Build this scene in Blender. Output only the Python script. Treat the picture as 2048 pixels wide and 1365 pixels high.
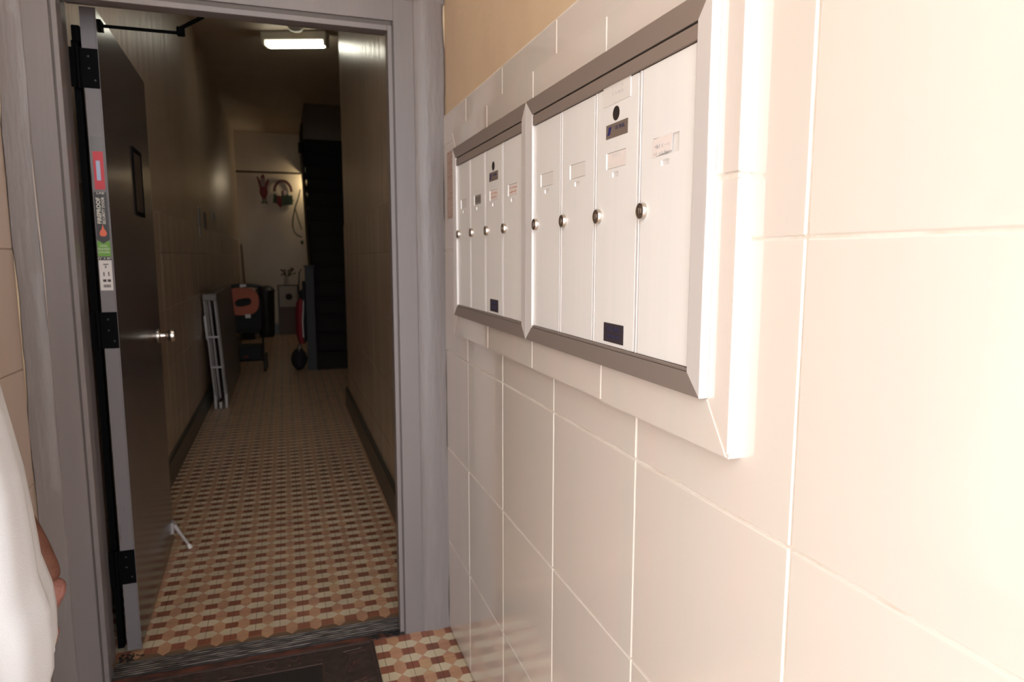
import bpy, bmesh, math, random
from mathutils import Vector, Matrix
random.seed(7)
C = bpy.context.scene.collection
for o in list(bpy.data.objects): bpy.data.objects.remove(o)
PI = math.pi

# ------------------------------------------------------------------ camera, world, light, exposure
CAMZ = 1.30
yaw, pit = math.radians(18.62), math.radians(7.176)
f = Vector((math.sin(yaw)*math.cos(pit), math.cos(yaw)*math.cos(pit), -math.sin(pit)))
r = Vector((math.cos(yaw), -math.sin(yaw), 0)); u = r.cross(f)
cam = bpy.data.cameras.new('camera'); cam.sensor_width = 36; cam.lens = 1346.3/2048*36
cam.clip_start = .02
cam.dof.use_dof = True; cam.dof.focus_distance = 1.05; cam.dof.aperture_fstop = 7.0
co = bpy.data.objects.new('camera', cam); C.objects.link(co)
M = Matrix((r, u, -f)).transposed().to_4x4(); M.translation = (0, 0, CAMZ); co.matrix_world = M
sc = bpy.context.scene; sc.camera = co
w = bpy.data.worlds.new('sky'); sc.world = w; w.use_nodes = True
wn = w.node_tree.nodes; wn['Background'].inputs[0].default_value = (.945, .97, 1, 1)
wn['Background'].inputs[1].default_value = 4.6
vs = sc.view_settings; vs.view_transform = 'Standard'; vs.look = 'None'; vs.gamma = 1; vs.use_curve_mapping = False
vs.exposure = 0.43


# ------------------------------------------------------------------ materials
MATS = {}
def mat(name, col, rough=.5, metal=0, col2=None, nscale=(6, 6, 6), bump=0, bscale=(30, 30, 30), emit=None, spec=.5, rnd=0, detail=3, lo=.35, hi=.65, coat=0, aniso=None, alpha=1, bdist=.004):
    m = bpy.data.materials.new(name); m.use_nodes = True; nt = m.node_tree; n = nt.nodes; L = nt.links
    b = n['Principled BSDF']; b.inputs['Base Color'].default_value = (*col, 1)
    b.inputs['Roughness'].default_value = rough; b.inputs['Metallic'].default_value = metal
    b.inputs['Specular IOR Level'].default_value = spec; b.inputs['Coat Weight'].default_value = coat
    b.inputs['Coat Roughness'].default_value = .08; b.inputs['Alpha'].default_value = alpha
    geo = n.new('ShaderNodeNewGeometry')
    src = None
    if col2:
        mp = n.new('ShaderNodeMapping'); mp.inputs['Scale'].default_value = nscale
        L.new(geo.outputs['Position'], mp.inputs[0])
        nz = n.new('ShaderNodeTexNoise'); nz.inputs['Scale'].default_value = 1; nz.inputs['Detail'].default_value = detail
        L.new(mp.outputs[0], nz.inputs['Vector'])
        cr = n.new('ShaderNodeValToRGB'); cr.color_ramp.elements[0].position = lo; cr.color_ramp.elements[1].position = hi
        cr.color_ramp.elements[0].color = (*col, 1); cr.color_ramp.elements[1].color = (*col2, 1)
        L.new(nz.outputs[0], cr.inputs[0]); src = cr.outputs[0]
    if rnd:
        oi = n.new('ShaderNodeObjectInfo'); mr = n.new('ShaderNodeMapRange'); mr.inputs[3].default_value = 1-rnd; mr.inputs[4].default_value = 1+rnd
        L.new(oi.outputs['Random'], mr.inputs[0])
        hs = n.new('ShaderNodeHueSaturation'); L.new(mr.outputs[0], hs.inputs['Value'])
        if src: L.new(src, hs.inputs['Color'])
        else: hs.inputs['Color'].default_value = (*col, 1)
        src = hs.outputs[0]
    if src: L.new(src, b.inputs['Base Color'])
    if bump:
        mp = n.new('ShaderNodeMapping'); mp.inputs['Scale'].default_value = bscale
        L.new(geo.outputs['Position'], mp.inputs[0])
        nz = n.new('ShaderNodeTexNoise'); nz.inputs['Scale'].default_value = 1; nz.inputs['Detail'].default_value = 4
        L.new(mp.outputs[0], nz.inputs['Vector'])
        bp = n.new('ShaderNodeBump'); bp.inputs['Strength'].default_value = bump; bp.inputs['Distance'].default_value = bdist
        L.new(nz.outputs[0], bp.inputs['Height']); L.new(bp.outputs[0], b.inputs['Normal'])
    if aniso:
        b.inputs['Anisotropic'].default_value = .85
        cx = n.new('ShaderNodeCombineXYZ')
        for i in range(3): cx.inputs[i].default_value = aniso[i]
        L.new(cx.outputs[0], b.inputs['Tangent'])
    if emit:
        b.inputs['Emission Color'].default_value = (*emit[:3], 1); b.inputs['Emission Strength'].default_value = emit[3]
    MATS[name] = m; return m

def snap_mat(name, cols, snap, rough):
    """colour picked per little square of the floor, so every piece differs slightly"""
    m = bpy.data.materials.new(name); m.use_nodes = True; nt = m.node_tree; n = nt.nodes; L = nt.links
    b = n['Principled BSDF']; b.inputs['Roughness'].default_value = rough
    geo = n.new('ShaderNodeNewGeometry'); vm = n.new('ShaderNodeVectorMath'); vm.operation = 'SNAP'
    vm.inputs[1].default_value = (snap, snap, 10); L.new(geo.outputs['Position'], vm.inputs[0])
    wn_ = n.new('ShaderNodeTexWhiteNoise'); L.new(vm.outputs[0], wn_.inputs['Vector'])
    cr = n.new('ShaderNodeValToRGB'); e = cr.color_ramp.elements
    e[0].color = (*cols[0], 1); e[1].color = (*cols[-1], 1); e[0].position = 0; e[1].position = 1
    for i, c in enumerate(cols[1:-1]): k = e.new((i+1)/(len(cols)-1)); k.color = (*c, 1)
    L.new(wn_.outputs[0], cr.inputs[0])
    nz = n.new('ShaderNodeTexNoise'); nz.inputs['Scale'].default_value = 7; nz.inputs['Detail'].default_value = 5
    L.new(geo.outputs['Position'], nz.inputs['Vector'])
    mr = n.new('ShaderNodeMapRange'); mr.inputs[1].default_value = .3; mr.inputs[2].default_value = .6; mr.inputs[3].default_value = .82; mr.inputs[4].default_value = 1
    L.new(nz.outputs[0], mr.inputs[0])
    mx = n.new('ShaderNodeMix'); mx.data_type = 'RGBA'; mx.blend_type = 'MULTIPLY'; mx.inputs[0].default_value = 1
    L.new(cr.outputs[0], mx.inputs[6]); L.new(mr.outputs[0], mx.inputs[7]); L.new(mx.outputs[2], b.inputs['Base Color'])
    return m

tile_r = mat('polished_beige_tile', (.795, .71, .65), .06, col2=(.765, .715, .65), nscale=(1, 9, .6), bump=.03, bscale=(5, 5, 5), rnd=.035, spec=.6, lo=.40, hi=.60, coat=.5)
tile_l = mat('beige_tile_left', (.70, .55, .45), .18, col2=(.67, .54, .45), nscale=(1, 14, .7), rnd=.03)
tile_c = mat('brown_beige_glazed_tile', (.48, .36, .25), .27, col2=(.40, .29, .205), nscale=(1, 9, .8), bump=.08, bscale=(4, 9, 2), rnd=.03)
grout = mat('pale_grout', (.86, .80, .73), .8, col2=(.7, .6, .5), nscale=(20, 20, 20), bump=.3, bscale=(200, 200, 200), lo=.45, hi=.8)
grout_d = mat('dark_grout', (.36, .27, .20), .8)
floor_grout = mat('floor_grout', (.20, .13, .08), .8)
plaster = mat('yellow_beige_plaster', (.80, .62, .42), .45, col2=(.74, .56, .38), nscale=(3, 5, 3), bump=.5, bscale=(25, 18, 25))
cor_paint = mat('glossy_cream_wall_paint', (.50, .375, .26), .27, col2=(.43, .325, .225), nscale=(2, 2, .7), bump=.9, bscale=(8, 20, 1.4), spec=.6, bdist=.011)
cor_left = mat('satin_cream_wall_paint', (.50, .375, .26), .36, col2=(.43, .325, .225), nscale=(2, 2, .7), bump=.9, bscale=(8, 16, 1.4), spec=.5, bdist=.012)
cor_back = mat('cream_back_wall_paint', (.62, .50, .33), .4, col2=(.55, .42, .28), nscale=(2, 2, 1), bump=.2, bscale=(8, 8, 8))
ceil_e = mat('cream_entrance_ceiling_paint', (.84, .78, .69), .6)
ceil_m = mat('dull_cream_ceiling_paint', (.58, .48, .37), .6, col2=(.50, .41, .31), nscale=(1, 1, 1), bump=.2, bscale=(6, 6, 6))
grey = mat('grey_gloss_frame_paint', (.22, .192, .192), .38, col2=(.195, .175, .178), nscale=(8, 8, 1), bump=.12, bscale=(90, 90, 6))
grey_rough = mat('rough_brushed_grey_paint', (.222, .195, .193), .4, col2=(.27, .238, .23), nscale=(60, 60, 5), bump=.45, bscale=(70, 70, 14), lo=.52, hi=.85)
groove_m = mat('groove_shade_grey', (.10, .082, .075), .5)  # shade inside the frame groove, put into a darker grey
door_m = mat('grey_gloss_door_paint', (.105, .085, .083), .2, col2=(.09, .075, .072), nscale=(3, 3, 3), bump=.05, bscale=(6, 6, 40), spec=.5)
edge_m = mat('grey_door_edge_paint', (.165, .15, .158), .45, col2=(.11, .09, .08), nscale=(40, 40, 14), lo=.66, hi=.8)
black_m = mat('black_hinge_metal', (.002, .002, .0025), .6, spec=.05)
base_m = mat('dark_green_grey_skirting_paint', (.045, .045, .035), .35, bump=.2, bscale=(12, 12, 12))
alu_h = mat('brushed_aluminium_horizontal_dimmed', (.36, .30, .265), .38, metal=.55, aniso=(0, 1, 0), bump=.02, bscale=(200, 2, 300))  # one brushed metal; dim reflection of the horizontals is put into this colour
alu_v = mat('brushed_aluminium_vertical_brightened', (.92, .885, .875), .42, metal=.25, aniso=(0, 0, 1))  # same metal, paler: bright reflection of the verticals is in the colour
alu_d = mat('satin_silver_white_door', (.93, .92, .905), .33, metal=0, col2=(.91, .905, .895), nscale=(1, 60, 1), spec=.6)
alu_div = mat('shadowed_metal_joint', (.22, .18, .155), .5, metal=.2)
recess_m = mat('white_recess', (.82, .80, .78), .6)
chrome = mat('worn_chrome_lock', (.62, .58, .54), .22, metal=1)
chrome_b = mat('dull_brown_lock_face', (.26, .20, .16), .35, metal=.8, bump=.5, bscale=(500, 500, 500))
steel = mat('satin_nickel', (.75, .70, .64), .22, metal=1)
white_met = mat('white_painted_metal', (.46, .43, .43), .4, metal=.2)
hole_shade = mat('painted_opening_shade', (.02, .012, .01), .8)  # darkness inside holes and gaps, painted as a near-black colour
plate_m = mat('grey_metal_plate', (.20, .155, .13), .45)
plate_dk = mat('dark_navy_plate', (.045, .035, .045), .5)
blue_ink = mat('blue_ink', (.03, .03, .16), .5)
blue_ink2 = mat('faint_navy_ink', (.028, .028, .085), .5)
paper = mat('white_paper', (.80, .77, .74), .7)
paper_p = mat('pinkish_paper', (.86, .79, .76), .7)
paper_g = mat('grey_paper_label', (.33, .30, .27), .7)
paper_t = mat('translucent_pinkish_notice', (.52, .37, .30), .5)
ink_l = mat('faint_grey_ink', (.60, .57, .57), .7)
ink_r = mat('red_brown_ink', (.62, .30, .20), .7)
ink_d = mat('dark_ink', (.06, .05, .05), .7)
rubber = mat('black_brown_rubber', (.035, .026, .023), .5, col2=(.065, .045, .038), nscale=(40, 40, 40), bump=.5, bscale=(330, 330, 330))
rubber_s = mat('smooth_black_rubber', (.022, .019, .018), .5, bump=.3, bscale=(200, 200, 200))
rubber_r = mat('worn_raised_rubber', (.085, .042, .036), .42, col2=(.04, .025, .022), nscale=(60, 60, 60))
thr_m = mat('worn_dark_metal_threshold', (.035, .03, .03), .45, metal=.3, col2=(.01, .009, .009), nscale=(25, 60, 25), lo=.5, hi=.6)
rib_m = mat('worn_bright_metal_rib', (.05, .045, .045), .35, metal=.6, col2=(.20, .185, .18), nscale=(20, 200, 20), lo=.4, hi=.65)
redwood = mat('worn_red_brown_sill_paint', (.16, .055, .04), .5, col2=(.05, .025, .02), nscale=(14, 30, 14), bump=.4, bscale=(60, 60, 60))
dirt = mat('black_dirt', (.012, .01, .01), .8)
red_t = snap_mat('brick_red_tile_glaze', [(.28, .09, .05), (.36, .14, .085), (.31, .11, .065), (.24, .085, .05)], .0405, .32)
cream_t = snap_mat('cream_tile_glaze', [(.67, .56, .38), (.71, .61, .44), (.64, .53, .35)], .081, .32)
peach_t = snap_mat('peach_tile_glaze', [(.57, .31, .19), (.60, .35, .20), (.53, .28, .18), (.61, .39, .22)], .081, .32)
lamp_e = mat('lit_diffuser', (1, 1, .95), .5, emit=(1, .97, .80, 6.5))
lamp_b = mat('cream_lamp_body', (.55, .5, .4), .5)
bulb_e = mat('lit_warm_bulb', (1, .9, .7), .5, emit=(1, .86, .62, 85))
shirt_m = mat('white_cotton', (.62, .625, .65), .85, bump=.15, bscale=(500, 500, 500))
skin_m = mat('brown_skin', (.115, .042, .026), .5, col2=(.15, .058, .036), nscale=(30, 30, 30), bump=.4, bscale=(120, 120, 120))
palm_m = mat('paler_palm_skin', (.20, .075, .058), .5, col2=(.30, .13, .11), nscale=(40, 40, 40), bump=.5, bscale=(150, 150, 150))
trouser_m = mat('dark_blue_trousers', (.03, .035, .06), .8)
hair_m = mat('black_hair', (.01, .008, .007), .6)
shoe_m = mat('dark_leather', (.03, .025, .02), .4)
eye_m = mat('eye_white', (.7, .68, .65), .2)
stair_m = mat('near_black_stair_paint', (.013, .011, .0095), .7, spec=.2, bump=.2, bscale=(8, 8, 8))
newel_m = mat('grey_blue_post_paint', (.06, .062, .064), .7, spec=.15)
table_m = mat('grey_table_panel', (.20, .17, .15), .5)
black_c = mat('black_cloth', (.010, .009, .010), .8)
orange_m = mat('orange_red_cloth', (.42, .11, .06), .7)
black_p = mat('black_plastic', (.012, .012, .013), .5)
red_c = mat('red_cloth', (.22, .010, .018), .7)
wood_m = mat('brown_wood', (.10, .05, .03), .5)
cab_m = mat('off_white_panel', (.42, .36, .29), .6)
green_m = mat('dark_green_foliage', (.03, .06, .02), .7)
fest_r = mat('deep_red_card', (.13, .012, .012), .7)
fest_g = mat('dark_green_card', (.035, .06, .03), .7)
fest_p = mat('grey_pink_card', (.22, .15, .14), .7)
pipe_m = mat('brown_pipe', (.07, .045, .03), .5)
hose_m = mat('grey_green_hose', (.12, .11, .08), .5)
smudge_m = mat('dark_wall_stain', (.10, .075, .05), .5)
concrete = mat('pale_pavement', (.5, .48, .46), .9, bump=.3, bscale=(20, 20, 20))
st_dark = mat('label_black', (.02, .016, .016), .4)
st_red = mat('label_red', (.50, .02, .035), .4)
st_grey = mat('label_clear_grey', (.12, .11, .11), .3)
st_green = mat('label_green', (.12, .30, .03), .4)
st_white = mat('label_white', (.62, .58, .56), .5)
st_org = mat('label_orange', (.70, .13, .06), .4)
st_ink = mat('label_cream_ink', (.60, .55, .48), .4)
st_blue = mat('label_pale_blue', (.35, .42, .58), .4)

# ------------------------------------------------------------------ geometry helpers
class B:
    def __init__(s): s.bm = bmesh.new()
    def box(s, x0, x1, y0, y1, z0, z1, bev=0, seg=1):
        v = [s.bm.verts.new(p) for p in ((x0, y0, z0), (x1, y0, z0), (x1, y1, z0), (x0, y1, z0), (x0, y0, z1), (x1, y0, z1), (x1, y1, z1), (x0, y1, z1))]
        fs = [s.bm.faces.new([v[i] for i in q]) for q in ((0, 3, 2, 1), (4, 5, 6, 7), (0, 1, 5, 4), (1, 2, 6, 5), (2, 3, 7, 6), (3, 0, 4, 7))]
        if bev:
            es = list({e for q in fs for e in q.edges}); bmesh.ops.bevel(s.bm, geom=es, offset=bev, segments=seg, affect='EDGES', profile=.5)
        return s
    def poly(s, pts, ext=None):
        v = [s.bm.verts.new(p) for p in pts]; s.bm.faces.new(v)
        if ext:
            d = Vector(ext); v2 = [s.bm.verts.new(Vector(p)+d) for p in pts]; s.bm.faces.new(v2[::-1])
            n = len(v)
            for i in range(n): s.bm.faces.new((v[(i+1) % n], v[i], v2[i], v2[(i+1) % n]))
        return s
    def tube(s, pts, rad, n=10, cap=True):
        pts = [Vector(p) for p in pts]; rr = rad if isinstance(rad, (list, tuple)) else [rad]*len(pts); rings = []
        for i, p in enumerate(pts):
            d = (pts[min(i+1, len(pts)-1)]-pts[max(i-1, 0)]).normalized()
            a = d.cross(Vector((0, 0, 1)) if abs(d.z) < .9 else Vector((0, 1, 0))).normalized(); b_ = d.cross(a)
            rings.append([s.bm.verts.new(p+(a*math.cos(t)+b_*math.sin(t))*rr[i]) for t in [2*PI*k/n for k in range(n)]])
        for A, Bq in zip(rings, rings[1:]):
            for k in range(n): s.bm.faces.new((A[k], A[(k+1) % n], Bq[(k+1) % n], Bq[k]))
        if cap: s.bm.faces.new(rings[0][::-1]); s.bm.faces.new(rings[-1])
        return s
    def rings(s, R, closed=True, cap=True):
        V = [[s.bm.verts.new(p) for p in ring] for ring in R]; n = len(R[0])
        for A, Bq in zip(V, V[1:]):
            for k in range(n if closed else n-1): s.bm.faces.new((A[k], A[(k+1) % n], Bq[(k+1) % n], Bq[k]))
        if cap and closed: s.bm.faces.new(V[0][::-1]); s.bm.faces.new(V[-1])
        return s
    def ball(s, c, rad, seg=14):
        rx = rad if isinstance(rad, (tuple, list)) else (rad,)*3
        g = bmesh.ops.create_uvsphere(s.bm, u_segments=seg, v_segments=seg//2+1, radius=1)
        for v in g['verts']: v.co = Vector((v.co.x*rx[0]+c[0], v.co.y*rx[1]+c[1], v.co.z*rx[2]+c[2]))
        return s
def obj(name, b, m, parent=None, smooth=False, label=None, kind=None, loc=None):
    if isinstance(b, B):
        bmesh.ops.recalc_face_normals(b.bm, faces=b.bm.faces)
        me = bpy.data.meshes.new(name); b.bm.to_mesh(me); b.bm.free()
        for q in (m if isinstance(m, list) else [m]): me.materials.append(q)
        if smooth:
            for p in me.polygons: p.use_smooth = True
            try: me.set_sharp_from_angle(angle=math.radians(40))
            except Exception: pass
    else: me = b
    o = bpy.data.objects.new(name, me); C.objects.link(o)
    if loc: o.location = loc
    if parent:
        o.parent = parent
        w0 = Vector((0, 0, 0)); q = parent
        while q: w0 += q.location; q = q.parent
        o.location = Vector(loc or (0, 0, 0)) - w0
    if label: o['label'] = label
    if kind: o['kind'] = kind
    return o
def thing(name, label, cat, loc, group=None, kind=None):
    o = bpy.data.objects.new(name, None); C.objects.link(o); o.location = loc; o.empty_display_size = .1
    if label: o['label'] = label
    if cat: o['category'] = cat
    if group: o['group'] = group
    if kind: o['kind'] = kind
    return o
def tag(o, label, cat, group=None):
    o['label'] = label; o['category'] = cat
    if group: o['group'] = group
    return o
def text(s, name, size, matrix, m, parent, ext=.0003, align='CENTER', sx=1, bevel=0):
    cu = bpy.data.curves.new(name, 'FONT'); cu.body = s; cu.size = size; cu.align_x = align; cu.align_y = 'CENTER'; cu.extrude = ext; cu.resolution_u = 2; cu.offset = bevel
    t = bpy.data.objects.new(name, cu); C.objects.link(t)
    bpy.context.view_layer.update()
    me = bpy.data.meshes.new_from_object(t.evaluated_get(bpy.context.evaluated_depsgraph_get()))
    bpy.data.objects.remove(t)
    me.transform(matrix @ Matrix.Diagonal((sx, 1, 1, 1))); me.materials.clear(); me.materials.append(m); me.name = name
    return obj(name, me, None, parent)
def frame_m(origin, ex, ey):
    ex, ey = Vector(ex).normalized(), Vector(ey).normalized(); ez = ex.cross(ey)
    m = Matrix((ex, ey, ez)).transposed().to_4x4(); m.translation = origin; return m
def lathe(b, origin, axis, prof, n=24):
    ax = Vector(axis).normalized(); a = ax.cross(Vector((0, 0, 1)) if abs(ax.z) < .9 else Vector((1, 0, 0))).normalized(); c = ax.cross(a)
    R = [[Vector(origin)+ax*h+(a*math.cos(2*PI*k/n)+c*math.sin(2*PI*k/n))*max(rr, 1e-5) for k in range(n)] for h, rr in prof]
    return b.rings(R)

# ------------------------------------------------------------------ setting: floor
P = .081; XW = .505
floor = obj('floor', B().box(-.9, 1.5, -.6, 12.2, -.12, -.0022), floor_grout, kind='structure')
pav = obj('floor_outside', B().box(-6, 6, -9, -.6, -.2, -.04), concrete, kind='structure')
a, c, h, g = .52*P/2, .47*P/2, P/2, .0006
def prism(polys, t=.004):
    b = B()
    for pl in polys:
        cx = sum(p[0] for p in pl)/len(pl); cy = sum(p[1] for p in pl)/len(pl)
        q = [(cx+(x-cx)*.985, cy+(y-cy)*.985, 0) for x, y in pl]
        b.poly(q, (0, 0, -t))
    return b
SH = {'red_tile': ([[(-a, -c), (-g, -c), (-g, c), (-a, c)], [(g, -c), (a, -c), (a, c), (g, c)]], (0, 0)),
      'cream_tile': ([[(-g, -(h-c)), (-g, h-c), (-a, h-c), (-h, 0), (-a, -(h-c))], [(g, -(h-c)), (a, -(h-c)), (h, 0), (a, h-c), (g, h-c)]], (0, h)),
      'peach_tile': ([[(-(h-a), -g), (-(h-a), -c), (0, -h), (h-a, -c), (h-a, -g)], [(-(h-a), g), (h-a, g), (h-a, c), (0, h), (-(h-a), c)]], (h, 0))}
TM = {'red_tile': red_t, 'cream_tile': cream_t, 'peach_tile': peach_t}
tmesh = {}
for k, (pl, off) in SH.items():
    b = prism([p_ for p_ in pl]); bmesh.ops.recalc_face_normals(b.bm, faces=b.bm.faces)
    me = bpy.data.meshes.new(k); b.bm.to_mesh(me); b.bm.free(); me.materials.append(TM[k]); tmesh[k] = me
stuff = B(); smi = []
def far_piece(k, x, y):
    for pl in SH[k][0]:
        cx = sum(p[0] for p in pl)/len(pl); cy = sum(p[1] for p in pl)/len(pl)
        v = [stuff.bm.verts.new((x+cx+(px-cx)*.98, y+cy+(py-cy)*.98, 0)) for px, py in pl]
        fc = stuff.bm.faces.new(v); fc.material_index = ['red_tile', 'cream_tile', 'peach_tile'].index(k)
def lay(ox, oy, x0, x1, y0, y1, yn0, yn1):
    for i in range(-20, 30):
        for j in range(-60, 140):
            for k in SH:
                x = ox+i*P+SH[k][1][0]; y = oy+j*P+SH[k][1][1]
                if x0 <= x <= (x1 if y < 5.9 or x1 > .5 else .49) and y0 < y <= y1:
                    if yn0 <= y <= yn1: obj(k, tmesh[k], None, floor, loc=(x, y, 0))
                    else: far_piece(k, x, y)
lay(.017, 2.445, -.66, .49, 2.33, 5.925, 2.33, 3.72)
lay(.017, 2.445, -.66, 1.30, 5.925, 11.97, 0, 0)
lay(.341, 2.089, -.70, .505, -.59, 2.19, 1.72, 2.19)
o = obj('floor_tiling', stuff, [red_t, cream_t, peach_t], floor, kind='stuff'); o['label'] = 'receding red, cream and peach floor mosaic'

# ------------------------------------------------------------------ setting: walls with tiles
def tile_mesh(nm, dy, dz, t, m):
    b = B().box(-t/2, t/2, -dy/2, dy/2, -dz/2, dz/2, bev=.0018)
    me = bpy.data.meshes.new(nm); b.bm.to_mesh(me); b.bm.free(); me.materials.append(m); return me
YJ = [.561+.3365*k for k in range(-4, 5)] + [2.1935]
ZJ = [.0, .322, .6545, .987, 1.3195, 1.652, 1.745]
def tile_wall(parent, xc, yj, zj, m, t=.008, gap=.0028, sgn=1):
    cache = {}
    for y0, y1 in zip(yj, yj[1:]):
        for z0, z1 in zip(zj, zj[1:]):
            k = (round(y1-y0, 3), round(z1-z0, 3))
            if k not in cache: cache[k] = tile_mesh('wall_tile', y1-y0-gap, z1-z0-gap, t, m)
            obj('wall_tile', cache[k], None, parent, loc=(xc+random.uniform(-.0004, .0004), (y0+y1)/2, (z0+z1)/2))
wall_r = obj('wall_right', B().box(XW+.0022, XW+.25, -.6, 2.2, -.1, 1.747), grout, kind='structure')
tile_wall(wall_r, XW+.004, [-.6]+YJ[1:], ZJ, tile_r)
b = B(); b.box(XW+.009, XW+.25, -.6, 2.2, 1.747, 2.75)
obj('wall_right_plaster', b, plaster, kind='structure')
XL = -.70
wall_l = obj('wall_left', B().box(XL-.25, XL-.0022, -.45, 2.2, -.1, 1.747), grout_d, kind='structure')
tile_wall(wall_l, XL-.004, [-.45, -.12, .21, .54, .87, 1.20, 1.53, 1.86, 2.1935], ZJ, tile_l)
obj('wall_left_plaster', B().box(XL-.25, XL-.009, -.45, 2.2, 1.747, 2.75), plaster, kind='structure')
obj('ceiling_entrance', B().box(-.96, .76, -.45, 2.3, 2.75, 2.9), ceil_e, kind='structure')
# wall holding the doorway
b = B(); b.box(-.96, -.565-.02, 2.20, 2.35, -.1, 2.75); b.box(.345+.02, .76, 2.20, 2.35, -.1, 2.75); b.box(-.585, .365, 2.20, 2.35, 2.045, 2.75)
obj('wall_doorway', b, plaster, kind='structure')
# corridor
XCL, XCR, CZ, YB = -.675, .492, 3.3, 12.0
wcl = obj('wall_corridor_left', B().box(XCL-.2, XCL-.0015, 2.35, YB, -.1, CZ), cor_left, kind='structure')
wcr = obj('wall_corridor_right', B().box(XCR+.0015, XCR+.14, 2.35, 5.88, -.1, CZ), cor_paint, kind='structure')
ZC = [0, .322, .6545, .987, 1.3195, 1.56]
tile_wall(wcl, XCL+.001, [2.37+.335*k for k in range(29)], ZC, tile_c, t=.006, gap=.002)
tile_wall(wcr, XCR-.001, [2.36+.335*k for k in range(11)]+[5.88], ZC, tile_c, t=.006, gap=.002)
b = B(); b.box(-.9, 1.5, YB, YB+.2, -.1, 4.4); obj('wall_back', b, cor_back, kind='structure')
b = B(); b.box(1.35, 1.5, 5.88, YB, -.1, 4.4); b.box(XCR+.14, 1.5, 5.74, 5.88, -.1, CZ); obj('wall_stair_right', b, cor_paint, kind='structure')
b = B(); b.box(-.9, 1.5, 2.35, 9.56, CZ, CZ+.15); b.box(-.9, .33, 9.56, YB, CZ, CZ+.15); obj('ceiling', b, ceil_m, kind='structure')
b = B(); b.box(.2, 1.5, 9.4, YB+.2, 4.4, 4.5); b.box(.33, 1.35, 9.46, 9.56, CZ+.15, 4.4); b.box(.2, .33, 9.46, YB, CZ+.15, 4.4)
obj('ceiling_upstairs', b, ceil_m, kind='structure')
# skirting
def skirting(nm, x0, x1, y0, y1, hh):
    b = B(); b.box(x0, x1, y0, y1, -.001, hh-.012, bev=.002); b.box(x0+(.004 if x0 > 0 else 0), x1-(0 if x0 > 0 else .004), y0, y1, hh-.012, hh, bev=.002)
    return obj(nm, b, base_m, kind='structure')
skirting('baseboard_left', -.672, -.652, 2.37, YB, .15)
skirting('baseboard_right', .468, .489, 2.36, 5.97, .165)
obj('baseboard_back', B().box(-.65, .33, 11.975, 12.0, -.001, .17, bev=.003), base_m, kind='structure')

# ------------------------------------------------------------------ door frame and rough surround
fr = thing('trim_1', None, None, (-.1, 2.194, 0), kind='structure')
YF = 2.194
b = B(); b.box(-.632, -.570, YF-.004, 2.21, -.02, 2.09, bev=.001); obj('frame_jamb', b, grey, fr)
b = B(); b.box(.350, .412, YF-.004, 2.21, -.005, 2.09, bev=.001); obj('frame_jamb', b, grey, fr)
b = B(); b.box(-.570, .350, YF-.004, 2.21, 2.0225, 2.09, bev=.001); obj('frame_head', b, grey, fr)
# stepped reveal: groove, stop bead, rebate
for s, x in ((1, -.567), (-1, .347)):
    X = lambda d: x-s*d
    def bx(b, d0, d1, y0, y1, z1=2.04, bev=0): b.box(min(X(d0), X(d1)), max(X(d0), X(d1)), y0, y1, -.02, z1, bev)
    b = B(); bx(b, .004, .04, 2.2, 2.362); obj('frame_rebate', b, grey, fr)
    b = B(); bx(b, -.002, .012, 2.1975, 2.2); obj('frame_groove', b, groove_m, fr)
    b = B(); bx(b, -.015, -.0015, 2.1945, 2.238, 2.0095, .001); bx(b, -.002, .006, 2.2, 2.238); obj('stop_bead', b, grey, fr)
b = B(); b.box(-.567, .347, 2.2, 2.362, 2.028, 2.07); obj('frame_rebate', b, grey, fr)
b = B(); b.box(-.567, .347, 2.1975, 2.2, 2.008, 2.03); obj('frame_groove', b, groove_m, fr)
b = B(); b.box(-.552, .332, 2.1945, 2.238, 1.9935, 2.0095, .001); b.box(-.567, .347, 2.2, 2.238, 2.008, 2.03); obj('stop_bead', b, grey, fr)
# rough painted surround
def wavy_strip(x0, x1, z0, z1, seed, side):
    b = B(); rnd = random.Random(seed); n = 60; R = []
    for i in range(n+1):
        z = z0+(z1-z0)*i/n
        wv = (.0025*math.sin(z*9+seed)+.0015*math.sin(z*23+seed*2)+rnd.uniform(-.0008, .0008))
        xo = (x1 if side > 0 else x0)+side*wv; xi = (x0 if side > 0 else x1)+side*.4*wv
        yo = YF-.006-.0015*math.sin(z*5)+rnd.uniform(-.0005, .0005); ym = YF-.010+.001*math.sin(z*13+seed)
        xm1 = xi+(xo-xi)*.12; xm2 = xi+(xo-xi)*.55; xm3 = xi+(xo-xi)*.93
        R.append([(xi, YF+.004, z), (xm1, yo, z), (xm2, ym, z), (xm3, yo, z), (xo, YF+.004, z)])
    return b.rings(R, closed=False)
sur = thing('trim_2', None, None, (-.1, YF, 0), kind='structure')
obj('surround_side', wavy_strip(-.700, -.625, 0, 2.16, 1, -1), grey_rough, sur, smooth=True)
b = wavy_strip(.405, .512, 0, 2.16, 4, 1)
obj('surround_side', b, grey_rough, sur, smooth=True)
b = B(); b.box(-.70, .512, YF-.007, 2.21, 2.086, 2.22, bev=.003); obj('surround_head', b, grey_rough, sur)

obj('paint_scratch', B().poly([(-.6345, YF-.0125, 1.52), (-.6335, YF-.0125, 1.40), (-.6300, YF-.0125, 1.25), (-.6285, YF-.0125, 1.10), (-.6280, YF-.0125, 1.10), (-.6270, YF-.0125, 1.27), (-.6300, YF-.0125, 1.42), (-.6335, YF-.0125, 1.60)], (0, .006, 0)), mat('pale_bare_scratch', (.42, .36, .33), .5), sur)

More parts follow.
